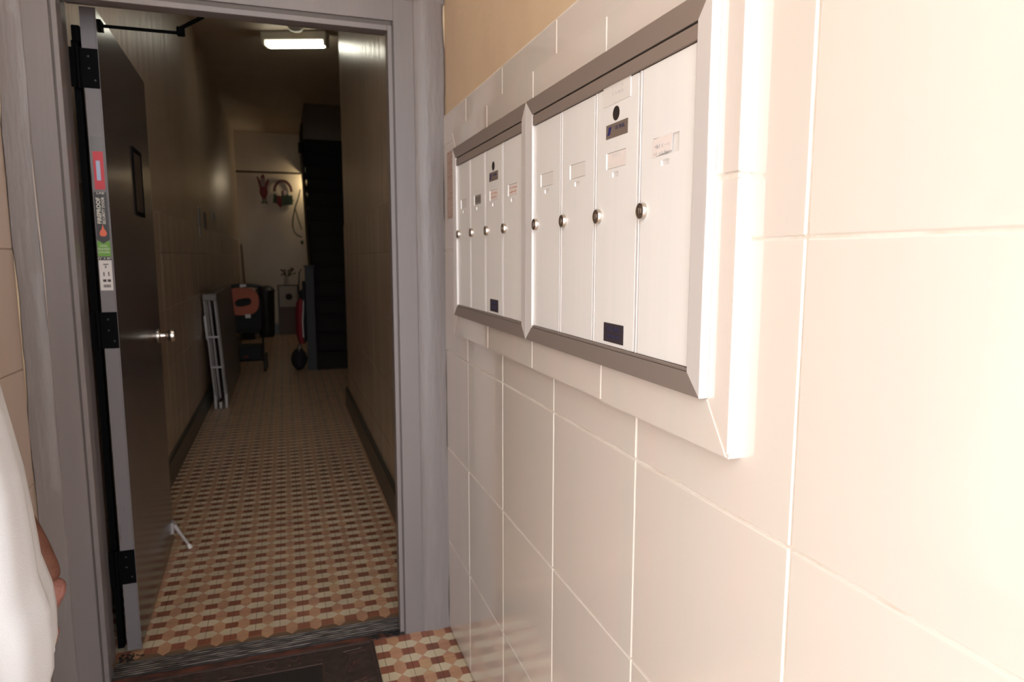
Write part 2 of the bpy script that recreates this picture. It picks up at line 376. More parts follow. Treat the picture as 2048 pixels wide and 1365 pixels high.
# ------------------------------------------------------------------ door leaf
Z0, Z1 = .012, 2.024
H0 = Vector((-.495, 2.362, 0)); H1 = Vector((-.525, 3.275, 0)); dr = (H1-H0).normalized(); nr = Vector((dr.y, -dr.x, 0))  # nr: face normal, to the right
T = .041
door = thing('door_1', None, None, tuple(H0-nr*T/2), kind='structure'); door['label'] = 'dark grey steel entrance door standing open into the corridor'
def dpt(s, n, z): q = H0+dr*s+nr*n; return (q.x, q.y, z)
b = B(); b.poly([dpt(.001, 0, Z0), dpt(.915, 0, Z0), dpt(.915, -T, Z0), dpt(.001, -T, Z0)], (0, 0, Z1-Z0)); obj('leaf', b, door_m, door)
b = B(); b.poly([dpt(-.0008, -.004, Z0+.002), dpt(.001, -.004, Z0+.002), dpt(.001, -T, Z0+.002), dpt(-.0008, -T, Z0+.002)], (0, 0, Z1-Z0-.004)); obj('hinge_edge', b, edge_m, door, label='lighter grey scuffed hinge edge')
b = B(); b.poly([dpt(-.0012, .0005, Z0), dpt(.0, .0005, Z0), dpt(.0, -.003, Z0), dpt(-.0012, -.003, Z0)], (0, 0, Z1-Z0)); obj('edge_seam', b, edge_m, door)
for za, zb in ((1.794, 1.907), (1.016, 1.129), (.244, .358)):
    b = B(); b.poly([dpt(-.0022, -.0005, za), dpt(.0, -.0005, za), dpt(.0, -T-.012, za), dpt(-.0022, -T-.012, za)], (0, 0, zb-za))
    hg = obj('hinge', b, black_m, door)
    b = B(); q = dpt(-.006, -T-.012, za-.004); b.tube([q, (q[0], q[1], zb+.004)], .0065, 12); b.box(-.569, q[0], 2.356, 2.3585, za, zb)
    obj('hinge_knuckle', b, black_m, hg, smooth=True)
    b = B()
    for fz in (.2, .5, .8):
        q = dpt(-.0025, -.012-.014*(fz > .4), za+(zb-za)*fz); lathe(b, q, tuple(-dr), [(0, .003), (.0008, .0028), (.001, .0)], 10)
    obj('screw', b, black_p, hg)
b = B(); b.box(-.562, -.540, 2.366, 2.46, 1.925, 1.972, bev=.002); obj('closer_body', b, black_m, door)
b = B(); b.box(-.566, -.548, 2.372, 2.40, .02, 1.93); obj('gap_shadow_strip', b, black_m, door)  # black strip stands in for the shadow in the hinge-side gap
# knob
kc = dpt(.852, 0, .960); b = B(); lathe(b, kc, tuple(nr), [(0, .031), (.004, .031), (.008, .026), (.009, .012), (.026, .0105), (.032, .016), (.040, .0255), (.052, .0285), (.062, .0255), (.067, .016), (.068, .002)], 28)
obj('knob', b, steel, door, smooth=True, label='round satin nickel door knob')
# small recessed notice window on leaf
b = B()
def dbox(b, s0, s1, n0, n1, z0, z1): b.poly([dpt(s0, n0, z0), dpt(s1, n0, z0), dpt(s1, n1, z0), dpt(s0, n1, z0)], (0, 0, z1-z0))
for q in ((.475, .49, 1.452, 1.70), (.66, .675, 1.452, 1.70), (.49, .66, 1.452, 1.467), (.49, .66, 1.685, 1.70)): dbox(b, q[0], q[1], 0, .004, q[2], q[3])
vp = obj('notice_frame', b, black_m, door); b = B(); dbox(b, .49, .66, 0, .0015, 1.467, 1.685); obj('notice_sheet', b, mat('dark_brown_notice', (.035, .022, .014), .5, col2=(.06, .04, .03), nscale=(9, 9, 12)), vp)
# kick-down holder
b = B(); dbox(b, .845, .885, 0, .010, .068, .118); q0 = dpt(.862, .014, .098); b.ball(q0, .011, 12)
ks = obj('door_holder', b, white_met, door, label='small silver kick-down door holder')
b = B(); q1 = dpt(.83, .068, .016); b.tube([q0, q1], [.009, .006], 10); obj('holder_arm', b, white_met, ks)
b = B(); b.tube([q1, dpt(.822, .076, .0)], [.008, .009], 10); obj('holder_foot', b, recess_m, ks)
# overhead stay arm
b = B(); b.box(-.497, -.488, 2.385, 2.425, 1.972, 2.0); br = obj('stay_bracket', b, black_m, door)
b = B(); b.tube([(-.492, 2.40, 1.985), (-.262, 2.40, 1.986)], .0052, 8); b.box(-.285, -.262, 2.39, 2.412, 1.978, 2.004, bev=.003); obj('stay_arm', b, black_m, door)
b = B(); b.tube([(-.274, 2.40, 2.000), (-.205, 2.375, 2.034)], .0062, 8); obj('stay_link', b, black_m, door)
# packaging labels on the hinge edge, text reads bottom to top
def edge_frame(ccol, z, up=False):
    # ex along width (towards the right face) or vertical
    q = dpt(-.0016, -T/2+ccol, z); n_ = -dr
    ex = nr
    return frame_m(q, (0, 0, 1) if up else ex, (-ex) if up else (0, 0, 1))
def ebox(b, n0, n1, z0, z1, t=.0012): dbox(b, -.0008-t, -.0008, n0, n1, z0, z1)
L0, L1 = -T+.002, -.005
def lab(nm, z0, z1, m, n0=L0, n1=L1): b = B(); ebox(b, n0, n1, z0, z1, .0005); return obj(nm, b, m, door)
lab('label_strip', 1.614, 1.655, st_grey); lab('label_strip', 1.493, 1.4995, st_grey)
lr = lab('red_label', 1.50, 1.612, st_red, L0+.005, L1-.002); b = B(); ebox(b, -.027, -.0165, 1.527, 1.585, .0008); obj('pale_panel', b, st_blue, lr)
lk = lab('black_label', 1.362, 1.492, st_dark)
text('LAB', 'lettering', .010, edge_frame(-.001, 1.489), st_ink, lk, sx=1.2)
text('FIREPROOF', 'lettering', .0155, edge_frame(-.0075, 1.437, True), st_ink, lk, bevel=.0004)
text('SECURITY DOOR', 'lettering', .0105, edge_frame(.0045, 1.437, True), st_ink, lk, sx=1.0, bevel=.0002)
b = B()
q = [(0, .024), (.003, .012), (.009, .002), (.0095, -.006), (.005, -.012), (-.005, -.012), (-.0095, -.006), (-.008, .003), (-.003, .010)]
mtx = edge_frame(-.001, 1.372); b.poly([tuple(mtx @ Vector((x_, y_, 0))) for x_, y_ in q], tuple((mtx.to_3x3() @ Vector((0, 0, .0006))))); obj('flame_mark', b, st_org, lk)
lg = lab('green_label', 1.300, 1.345, st_green); b = B(); mtx = edge_frame(-.002, 1.345)
b.poly([tuple(mtx @ Vector(p)) for p in ((-.017, .006, 0), (0, -.007, 0), (.0175, .006, 0), (.0175, .018, 0), (-.017, .018, 0))], tuple(mtx.to_3x3() @ Vector((0, 0, .0006)))); obj('dark_chevron', b, st_dark, lg)
for i, s_ in enumerate(('STEEL', 'FRAMED', 'DOORS')): text(s_, 'lettering', .0085, edge_frame(-.002, 1.331-.0095*i), st_ink, lg)
ls = lab('size_label', 1.288, 1.299, st_dark); text('32" X 80"', 'lettering', .0095, edge_frame(-.002, 1.2935), st_ink, ls)
lw = lab('white_label', 1.196, 1.288, st_white)
b = B()
for n0, n1, z0, z1 in ((-.028, -.014, 1.274, 1.277), (-.023, -.020, 1.264, 1.272), (-.029, -.026, 1.240, 1.252), (-.016, -.013, 1.240, 1.253), (-.031, -.022, 1.222, 1.230), (-.019, -.010, 1.222, 1.230)): ebox(b, n0, n1, z0, z1, .0008)
for i in range(9): ebox(b, -.031+.0022*i, -.0299+.0022*i+.0004*(i % 3), 1.205, 1.214, .0008)
obj('printed_marks', b, ink_d, lw)

# ------------------------------------------------------------------ threshold, sill, mat
th = thing('door_threshold', 'ribbed dark metal threshold strip across the doorway', 'threshold', (-.1, 2.26, 0))
obj('base_plate', B().box(-.56, .342, 2.216, 2.305, -.002, .007, bev=.002), thr_m, th)
for i in range(7): obj('rib', B().box(-.558, .34, 2.221+.0118*i, 2.2265+.0118*i, .006, .0112, bev=.0018), rib_m, th)
tag(obj('wooden_sill', B().box(-.57, .343, 2.186, 2.2145, -.002, .004, bev=.001), redwood), 'worn red-brown painted sill strip between threshold and doormat', 'sill')
b = B(); rn = random.Random(3)
for i in range(70):
    x = .343-abs(rn.gauss(0, .05)); y = 2.195+rn.uniform(-.012, .016); s_ = rn.uniform(.0015, .006)
    b.ball((x, y, .004+s_*.6), (s_*1.4, s_, s_*.7), 6)
for i in range(40):
    x = -.56+abs(rn.gauss(0, .03)); y = 2.33+rn.uniform(-.02, .03); s_ = rn.uniform(.001, .005)
    b.ball((x, y, s_*.5), (s_*1.4, s_, s_*.6), 6)
tag(obj('dirt_debris', b, dirt, kind='stuff'), 'clumps of black dirt gathered at the corners of the threshold', 'dirt')
mt = thing('doormat', 'dark embossed rubber welcome doormat in front of the threshold', 'doormat', (-.16, 1.95, 0))
MX0, MX1, MY0, MY1 = -.557, .237, 1.70, 2.182
obj('mat_base', B().box(MX0, MX1, MY0, MY1, .0005, .007, bev=.002), rubber, mt)
obj('centre_panel', B().box(-.385, .062, 1.80, 2.088, .006, .0082, bev=.001), rubber_s, mt)
b = B()
for x0, x1, y0, y1 in ((-.395, .072, 2.092, 2.097), (-.395, .072, 1.79, 1.795), (-.395, -.39, 1.79, 2.097), (.067, .072, 1.79, 2.097), (MX0+.008, MX1-.008, MY1-.013, MY1-.009), (MX1-.013, MX1-.009, MY0+.01, MY1-.01), (MX0+.009, MX0+.013, MY0+.01, MY1-.01)): b.box(x0, x1, y0, y1, .0065, .0095, bev=.0008)
obj('raised_border', b, rubber_r, mt)
for i, ch in enumerate('WELCOME'):
    text(ch, 'letter', .062, frame_m((-.375+.0715*i, 2.134, .0075), (1, 0, 0), (0, 1, 0)), rubber_r, mt, ext=.002, sx=.95)
def leaf_spray(cx, cy, ang0):
    b = B()
    for i in range(7):
        t = i/6; a_ = ang0+t*1.2
        px, py = cx+.05*(t-.5)*math.cos(ang0), cy+.05*(t-.5)*math.sin(ang0)
        for s_ in (-1, 1):
            d = Vector((math.cos(ang0+s_*.9), math.sin(ang0+s_*.9), 0)); n_ = Vector((-d.y, d.x, 0))
            p0 = Vector((px, py, .009)); pts = [p0, p0+d*.009+n_*.0045, p0+d*.018+n_*.003, p0+d*.024, p0+d*.016-n_*.0035, p0+d*.007-n_*.004]
            b.poly([tuple(p) for p in pts], (0, 0, -.003))
    b.tube([(cx-.03*math.cos(ang0), cy-.03*math.sin(ang0), .008), (cx+.03*math.cos(ang0), cy+.03*math.sin(ang0), .008)], .0018, 6)
    return b
for q in ((.165, 2.14, .1), (.155, 2.05, 1.2), (.17, 1.97, .3), (-.47, 2.13, 2.9), (-.46, 2.04, 1.9), (-.47, 1.9, .7)):
    obj('leaf_relief', leaf_spray(*q), rubber_r, mt)

# ------------------------------------------------------------------ tile border around the mailboxes
XR = .486
BO = (.648, 2.0, 1.062, 1.668)      # y0 y1 z0 z1 outer
BI = (.692, 1.952, 1.127, 1.608)
def border_piece(pts):
    b = B(); b.poly([(XR, y, z) for y, z in pts], (XW+.004-XR, 0, 0)); bmesh.ops.recalc_face_normals(b.bm, faces=b.bm.faces)
    es = [e for e in b.bm.edges if all(abs(v.co.x-XR) < 1e-6 for v in e.verts)]
    bmesh.ops.bevel(b.bm, geom=es, offset=.0016, segments=2, affect='EDGES'); return b
gp = .0012
ys = [.648, .985, 1.31, 1.635, 2.0]
for i in range(4):
    y0, y1 = ys[i]+gp, ys[i+1]-gp
    dz = .0025*(i > 0)
    lo = [(y0, BO[2]+dz), (y1, BO[2]+dz), (y1, BI[2]), (y0, BI[2])]; hi = [(y0, BI[3]), (y1, BI[3]), (y1, BO[3]), (y0, BO[3])]
    if i == 0: lo[3] = (BI[0]+gp, BI[2]); hi[0] = (BI[0]+gp, BI[3])
    if i == 3: lo[2] = (BI[1], BI[2]); hi[1] = (BI[1], BI[3])
    for pl in (lo, hi): obj('border_tile', border_piece(pl), tile_r, wall_r)
zs = [None, 1.393, None]
obj('border_tile', border_piece([(BO[0], BO[2]+gp), (BI[0], BI[2]+gp), (BI[0], 1.388), (BO[0], 1.388)]), tile_r, wall_r)
obj('border_tile', border_piece([(BO[0], 1.394), (BI[0], 1.394), (BI[0], BI[3]-gp), (BO[0], BO[3]-gp)]), tile_r, wall_r)
obj('border_tile', border_piece([(BI[1], BI[2]+gp), (BO[1], BO[2]+gp), (BO[1], BO[3]-gp), (BI[1], BI[3]-gp)]), tile_r, wall_r)
obj('border_joint', B().box(XR+.003, XW, .653, .69, 1.386, 1.396), mat('sandy_joint', (.55, .42, .31), .8, bump=.4, bscale=(300, 300, 300)), wall_r)
obj('border_grout', B().box(XR+.002, XW+.003, .652, 1.996, 1.068, 1.664), grout, wall_r)

# ------------------------------------------------------------------ mailboxes
XO, XI, XD = .4745, .4765, .481
def plate_holes(y0, y1, z0, z1, holes, xf, xb):
    Y = sorted({y0, y1, *[q for hh in holes for q in hh[:2]]}); Z = sorted({z0, z1, *[q for hh in holes for q in hh[2:]]})
    inh = lambda y, z: any(q[0] < y < q[1] and q[2] < z < q[3] for q in holes) or not (y0 < y < y1 and z0 < z < z1)
    b = B(); V = {}
    def v(x, y, z):
        k = (x, y, z)
        if k not in V: V[k] = b.bm.verts.new(k)
        return V[k]
    for ya, yb in zip(Y, Y[1:]):
        for za, zb in zip(Z, Z[1:]):
            if inh((ya+yb)/2, (za+zb)/2): continue
            b.bm.faces.new((v(xf, ya, za), v(xf, ya, zb), v(xf, yb, zb), v(xf, yb, za)))
            for (p, q, ty, tz) in (((ya, za), (yb, za), (ya+yb)/2, za-1e-5), ((ya, zb), (yb, zb), (ya+yb)/2, zb+1e-5), ((ya, za), (ya, zb), ya-1e-5, (za+zb)/2), ((yb, za), (yb, zb), yb+1e-5, (za+zb)/2)):
                if inh(ty, tz): b.bm.faces.new((v(xf, *p), v(xf, *q), v(xb, *q), v(xb, *p)))
    return b
def lock(door_, y, z):
    b = B(); lathe(b, (XD, y, z), (-1, 0, 0), [(0, .0118), (.0045, .0118), (.0062, .0108), (.0058, .0098), (.0054, .0098), (.0053, 0)], 28)
    lk_ = obj('lock', b, [chrome], door_, smooth=True)
    b = B(); lathe(b, (XD-.0054, y, z), (-1, 0, 0), [(0, .0096), (.0004, .0094), (.0005, .0048), (.0016, .0046), (.0018, .0)], 20); b.box(XD-.0078, XD-.006, y-.0007, y+.0007, z-.0038, z+.0038)
    me = obj('lock_face', b, chrome_b, door_, smooth=True)
def card(door_, yc, z0, z1, m, lines=0, lm=None, w_=.060, sh=0, name='name_card'):
    b = B(); b.box(XD+.0006, XD+.0016, yc-w_/2+sh, yc+w_/2+sh, z0, z1); c_ = obj(name, b, m, door_)
    return c_
def scribble(door_, yc, zc, w_, m, seed, n=2, size=.0045, x=XD+.0003, amp=1):
    rr = random.Random(seed); b = B()
    for k in range(n):
        y = yc+w_/2; z = zc+(n/2-.5-k)*size*1.5
        while y > yc-w_/2:
            hh = size*rr.uniform(.4, 1); ww = size*rr.uniform(.15, .3)
            t = rr.random()
            if t < .6: b.box(x-.0002, x, y-ww, y, z-hh/2, z+hh/2)
            if t > .3: b.box(x-.0002, x, y-ww*3, y, z-.0004+hh*rr.uniform(-.4, .4), z+.0004)
            y -= ww*rr.uniform(2, 4)
    return obj('handwriting', b, m, door_)
def unit(Y0, label, which):
    U = thing('mailbox_unit', label, 'mailbox', (XW, Y0+.314, 1.127)); U['group'] = 'mailbox units on the tiled wall'
    Yo = (Y0, Y0+.628); Yi = (Y0+.031, Y0+.597); Zo = (1.127, 1.608); Zi = (1.155, 1.578)
    def rail(p, m, nm):  # p: outer a, outer b, inner b, inner a  (y,z)
        b = B(); o0, o1, i1, i0 = p; XB = XW-.003
        V = [b.bm.verts.new(q) for q in ((XO, *o0), (XO, *o1), (XI, *i1), (XI, *i0), (XB, *o0), (XB, *o1), (XD+.006, *i1), (XD+.006, *i0))]
        for q in ((0, 1, 2, 3), (0, 1, 5, 4), (3, 2, 6, 7), (0, 3, 7, 4), (1, 2, 6, 5)): b.bm.faces.new([V[i] for i in q])
        es = [e for e in b.bm.edges if set(e.verts) == {V[0], V[1]}]; bmesh.ops.bevel(b.bm, geom=es, offset=.0006, segments=1, affect='EDGES')
        obj(nm, b, m, U)
    rail([(Yo[0], Zo[0]), (Yo[1], Zo[0]), (Yi[1], Zi[0]), (Yi[0], Zi[0])], alu_h, 'trim_rail')
    rail([(Yo[0], Zo[1]), (Yo[1], Zo[1]), (Yi[1], Zi[1]), (Yi[0], Zi[1])], alu_h, 'trim_rail')
    rail([(Yo[0], Zo[0]), (Yo[0], Zo[1]), (Yi[0], Zi[1]), (Yi[0], Zi[0])], alu_v, 'trim_rail')
    rail([(Yo[1], Zo[0]), (Yo[1], Zo[1]), (Yi[1], Zi[1]), (Yi[1], Zi[0])], alu_v, 'trim_rail')
    obj('header_rail', B().box(XI+.001, XD+.004, Yi[0]+.001, Yi[1]-.001, 1.5565, 1.5755, bev=.0005), alu_h, U)
    obj('header_gap_shade', B().box(XI+.004, XD+.006, Yi[0], Yi[1], 1.5755, 1.5785), hole_shade, U)  # black strip painted in as the shade of the gap
    obj('backing', B().box(XD+.0035, XW-.004, Yi[0], Yi[1], Zi[0], Zi[1]), alu_div, U)
    obj('bottom_lip', B().box(XI+.001, XD+.004, Yi[0]+.001, Yi[1]-.001, 1.1555, 1.1595, bev=.0004), alu_h, U)
    W = (Yi[1]-Yi[0])/4
    for k in range(4):
        ya, yb = Yi[0]+W*k, Yi[0]+W*(k+1)
        yc = (ya+yb)/2-.002
        if k: obj('mullion', B().box(XD-.0004, XD+.004, ya-.0028, ya+.0028, 1.160, 1.556, bev=.0008), alu_v, U)
        d0, d1 = ya+(.0064 if k else .0075), yb-(.0064 if k < 3 else .004)
        wz = (1.433, 1.4575); holes = [(yc-.0355+.007, yc+.0355, *wz), (yc-.011+.005, yc+.011+.003, 1.4195, 1.427)]
        dd = obj('door', plate_holes(d0, d1, 1.1605, 1.555, holes, XD, XD+.0034), alu_d, U)
        obj('recess_back', B().box(XD+.0022, XD+.0034, yc-.04, yc+.04, 1.41, 1.462), recess_m, dd)
        lock(dd, yb-.0145, 1.363)
        yield_card(which, k, dd, yc, wz)
        if k == 1:
            obj('viewing_hole_shade', lathe(B(), (XD, yc+.004, 1.513), (-1, 0, 0), [(0, .0105), (.0005, .0105), (.0006, 0)], 28), hole_shade, dd, smooth=True)  # flat black disc painted as the dark inside of the hole
            pl_ = obj('metal_plate', B().box(XD-.0008, XD+.0002, yc-.034, yc+.036, 1.4785, 1.4995, bev=.0006), plate_m, dd)
            mtx = frame_m((XD-.001, yc+.018, 1.489), (0, -1, 0), (0, 0, 1))
            b = B(); b.poly([tuple(mtx @ Vector(p)) for p in ((-.013, -.006, 0), (-.004, -.005, 0), (.001, .006, 0), (-.008, .006, 0), (-.009, 0, 0))], (-.0003, 0, 0)); pass
            mk = obj('blue_mark', b, blue_ink, dd)
            text('US MAIL', 'lettering', .0085, frame_m((XD-.001, yc-.010, 1.4915), (0, -1, 0), (0, 0, 1)), blue_ink2, dd, ext=.0002)
            obj('dark_plate', B().box(XD-.0008, XD+.0002, yc-.033, yc+.033, 1.166, 1.196, bev=.0006), plate_dk, dd)
            text('U.S. MAIL', 'lettering', .0105, frame_m((XD-.001, yc, 1.187), (0, -1, 0), (0, 0, 1)), blue_ink2, dd, ext=.0002)
            text('APPROVED', 'lettering', .008, frame_m((XD-.001, yc, 1.175), (0, -1, 0), (0, 0, 1)), blue_ink2, dd, ext=.0002)
            if which == 0:
                b = B(); b.box(XD-.0010, XD+.0002, yc-.040, yc+.047, 1.5285, 1.5565); pp = obj('taped_paper', b, paper, dd)
                for i, s_ in enumerate(('T. Richards', 'M. Richards')): text(s_, 'lettering', .0075, frame_m((XD-.0011, yc-.002, 1.5505-.0085*i), (0, -1, 0), (0, 0, 1)), ink_l, dd, ext=.0001)
def yield_card(which, k, dd, yc, wz):
    if which == 0:
        if k == 0:
            b = B(); b.poly([(XD-.0006, yc+.038, wz[0]-.001), (XD-.0006, yc-.012, wz[0]+.004), (XD-.0006, yc-.014, wz[1]+.001), (XD-.0006, yc+.034, wz[1]-.001)], (.0004, 0, 0)); obj('torn_paper', b, paper_p, dd)
            scribble(dd, yc+.012, wz[0]+.008, .040, ink_l, 5, 2, .006, XD-.0008)
        elif k == 1:
            card(dd, yc, wz[0]+.001, wz[1]-.001, paper_p); text('Richards', 'lettering', .008, frame_m((XD+.0005, yc, wz[1]-.006), (0, -1, 0), (0, 0, 1)), ink_l, dd, ext=.0001)
        else: card(dd, yc, wz[0]+.001, wz[1]-.0005, paper)
    else:
        if k in (0, 1):
            card(dd, yc, wz[0]+.001, wz[1]-.001, paper_p); scribble(dd, yc, (wz[0]+wz[1])/2, .046, ink_r, 11+k, 2, .006)
        elif k == 2:
            card(dd, yc, wz[0]+.001, wz[1]-.001, paper_g); scribble(dd, yc, (wz[0]+wz[1])/2, .05, ink_d, 15, 3, .003)
unit(.693, 'nearer silver four-door mailbox unit with paper taped to its third door', 0)
unit(1.321, 'farther silver four-door mailbox unit beside the doorway frame', 1)
# notice left of the mailboxes
nt_ = thing('wall_notice', 'narrow faded printed notice on the tiles between door frame and mailboxes', 'notice', (XW-.001, 2.075, 1.42))
obj('sheet', B().box(XW-.0016, XW-.0004, 2.012, 2.140, 1.420, 1.624), paper_t, nt_)
b = B(); rr = random.Random(9)
for i in range(26):
    z = 1.612-.0073*i
    if i in (3, 9, 18): continue
    y = 2.128; 
    while y > 2.03:
        l_ = rr.uniform(.006, .03); b.box(XW-.0019, XW-.0015, max(y-l_, 2.022), y, z-.0012, z+.0012); y -= l_+rr.uniform(.003, .012)
        if rr.random() < .12: break
obj('printed_lines', b, mat('pale_print', (.72, .58, .50), .6), nt_)

# ------------------------------------------------------------------ corridor lamp, smoke detector
lp = thing('ceiling_lamp', 'lit fluorescent ceiling lamp above the corridor', 'lamp', (.18, 6.655, CZ))
LZ = 3.18
LY0, LY1 = 6.60, 6.71
lp.rotation_euler.z = -.35
obj('lamp_body', B().box(-.115, .475, LY0-.006, LY1+.006, LZ+.042, CZ, bev=.012, seg=2), lamp_b, lp)
obj('diffuser', B().box(-.078, .445, LY0, LY1, LZ-.005, LZ+.05, bev=.022, seg=3), lamp_e, lp, smooth=True)
b = B(); b.box(-.11, -.079, LY0-.005, LY1+.005, LZ-.002, LZ+.055, bev=.006); obj('end_cap', b, lamp_b, lp)
b = B(); b.box(.446, .472, LY0-.005, LY1+.005, LZ-.002, LZ+.055, bev=.006); obj('end_cap', b, lamp_b, lp)
DY = 6.42
b = B(); lathe(b, (.18, DY, CZ), (0, 0, -1), [(0, .065), (.03, .065), (.052, .052), (.06, .03), (.062, 0)], 24)
sd = thing('smoke_detector', 'round cream smoke detector on the ceiling before the lamp', 'smoke detector', (.18, DY, CZ)); obj('housing', b, lamp_b, sd, smooth=True)
# bulb under the stairs
ul = thing('wall_lamp', 'warm lit bulb on the back wall behind the stairs', 'lamp', (.52, 11.98, 2.5))
obj('bulb', B().ball((.52, 11.84, 2.50), .045, 16), bulb_e, ul, smooth=True)
b = B(); lathe(b, (.52, 11.995, 2.50), (0, -1, 0), [(0, .05), (.03, .05), (.04, .03), (.12, .025)], 18); obj('socket', b, recess_m, ul, smooth=True)

# ------------------------------------------------------------------ stairs
stt = thing('staircase', 'steep dark staircase rising at the end of the corridor', 'stairs', (.84, 8.0, 0))
RI, TR, NS = .200, .185, 15
for n_ in range(NS):
    y = 7.98+TR*n_; z = RI*(n_+1)
    obj('tread', B().box(.345, 1.34, y-.025, y+TR+.01, z-.03, z, bev=.006), stair_m, stt)
    obj('riser', B().box(.345, 1.34, y, y+.018, z-RI+.0, z-.028), stair_m, stt)
b = B(); y9, z9 = 7.98+TR*NS, RI*NS
b.poly([(.320, 7.95, -.001), (.320, 8.3, -.001), (.320, 9.6, .95), (.320, 11.0, 2.20), (.320, 11.45, 2.66), (.320, y9+.1, z9-.15), (.320, y9+.1, z9+.12), (.320, 7.95, .24)], (.024, 0, 0)); obj('stringer', b, stair_m, stt)  # stringer with its underside extended down to block the bulb's reflection
obj('landing', B().box(.33, 1.34, y9+.005, YB-.002, z9-.33, z9-.031), stair_m, stt)
b = B(); b.poly([(.325, y9+.05, z9-.35), (.325, YB-.02, z9-.2), (.325, YB-.02, CZ-.002), (.325, 10.95, CZ-.002), (.325, y9+.05, z9+.2)], (.02, 0, 0)); pass
obj('upper_partition', b, stair_m, stt)
obj('bracket', B().box(.27, .325, 10.62, 10.70, z9-.19, z9-.04, bev=.004), stair_m, stt)
nw = thing('newel_post', 'grey-blue painted square post at the foot of the stairs', 'post', (.27, 8.02, 0))
obj('shaft', B().box(.222, .318, 7.97, 8.07, 0, 1.17, bev=.004), newel_m, nw)
obj('cap', B().box(.214, .326, 7.962, 8.078, 1.17, 1.20, bev=.008, seg=2), newel_m, nw)
obj('plinth', B().box(.216, .317, 7.964, 8.076, 0, .20, bev=.003), newel_m, nw)

# ------------------------------------------------------------------ folded table against the left wall
ft = thing('folded_table', 'folded white-edged table leaning against the left corridor wall', 'table', (-.6, 7.1, 0))
def lean(x, z): return (x-.055*(z/.97-0.0)+.0, z)
def lpoly(b, x0, x1, z0, z1, y0, y1):
    pts = [lean(x0, z0), lean(x1, z0), lean(x1, z1), lean(x0, z1)]
    b.poly([(px, y0, pz) for px, pz in pts], (0, y1-y0, 0)); return b
obj('table_panel', lpoly(B(), -.520, -.500, .03, .985, 6.21, 8.02), table_m, ft)
obj('table_panel', lpoly(B(), -.592, -.575, .06, .97, 6.23, 8.0), table_m, ft)
for xx in (-.598, -.556, -.515):
    b = B(); b.tube([(*(lean(xx, .09)[0],), 6.19, .09), (lean(xx, .93)[0], 6.19, .93)], .0085, 8); obj('edge_tube', b, white_met, ft)
for zz in (.36, .62):
    obj('cross_bar', B().box(lean(-.606, zz)[0], lean(-.506, zz)[0], 6.176, 6.20, zz-.008, zz+.008, bev=.002), white_met, ft)
obj('corner_cap', B().box(lean(-.606, .95)[0], lean(-.495, .95)[0], 6.17, 6.22, .93, .985, bev=.006), table_m, ft)
b = B(); lpoly(b, -.612, -.598, .60, .80, 6.18, 6.22); obj('latch', b, white_met, ft)
for xx in (-.6, -.515): obj('foot', B().box(xx-.012, xx+.012, 6.17, 6.22, .0, .12, bev=.004), white_met, ft)
obj('foot', B().box(-.572, -.548, 6.16, 6.2, .0, .06, bev=.004), white_met, ft)

# ------------------------------------------------------------------ shopping trolley
tr = thing('shopping_trolley', 'black and orange fabric trolley on wheels behind the folded table', 'trolley', (-.43, 8.25, 0))
b = B()
for x_ in (-.60, -.27):
    b.tube([(x_, 8.38, .07), (x_+.01, 8.3, .5), (x_+.005, 8.10, .93), (x_+.02, 8.06, .965)], .012, 8)
b.tube([(-.58, 8.06, .965), (-.50, 8.05, .98), (-.36, 8.05, .98), (-.25, 8.06, .965)], .02, 10); obj('handle_frame', b, black_p, tr, smooth=True)
R = []
for z_, x0_, x1_, y0_, y1_ in ((.44, -.58, -.29, 8.12, 8.36), (.50, -.60, -.27, 8.10, 8.40), (.80, -.61, -.262, 8.08, 8.42), (.90, -.60, -.28, 8.10, 8.40)):
    R.append([(x0_, y0_, z_), (x1_, y0_, z_), (x1_, y1_, z_), (x0_, y1_, z_)])
obj('bag', B().rings(R), black_c, tr)
R1, R2 = [], []
for k in range(28):
    t = 2*PI*k/28; cx, cz = -.452, .80
    sx = math.copysign(abs(math.cos(t))**.7, math.cos(t)); sz = math.copysign(abs(math.sin(t))**.8, math.sin(t))
    R1.append((cx+.172*sx, 8.065, cz+.155*sz)); R2.append((cx+.005+.085*sx, 8.065, cz-.01+.045*sz+.012*sx))
b = B(); b.rings([[(x_, 8.075, z_) for x_, _, z_ in R1], R1, R2, [(x_, 8.075, z_) for x_, _, z_ in R2]], cap=False); obj('front_panel', b, orange_m, tr, label='orange-red cloth panel with oval opening')
obj('tag', B().box(-.47, -.405, 8.022, 8.03, .962, .992), st_white, tr)
obj('tag', B().box(-.43, -.375, 8.055, 8.062, .615, .655), st_white, tr)
obj('lower_basket', B().box(-.60, -.27, 8.1, 8.38, .12, .29, bev=.02, seg=2), black_c, tr)
obj('badge', B().box(-.47, -.42, 8.095, 8.10, .16, .18), fest_r, tr)
for x_, y_, rr_ in ((-.235, 8.30, .095), (-.635, 8.30, .095), (-.25, 8.08, .055), (-.61, 8.08, .055)):
    b = B(); lathe(b, (x_-.014, y_, rr_), (1, 0, 0), [(0, rr_*.6), (.002, rr_*.95), (.008, rr_), (.020, rr_), (.026, rr_*.95), (.028, rr_*.6)], 20); obj('wheel', b, black_p, tr, smooth=True)
obj('axle', B().tube([(-.62, 8.30, .095), (-.25, 8.30, .095)], .008, 8), black_p, tr)

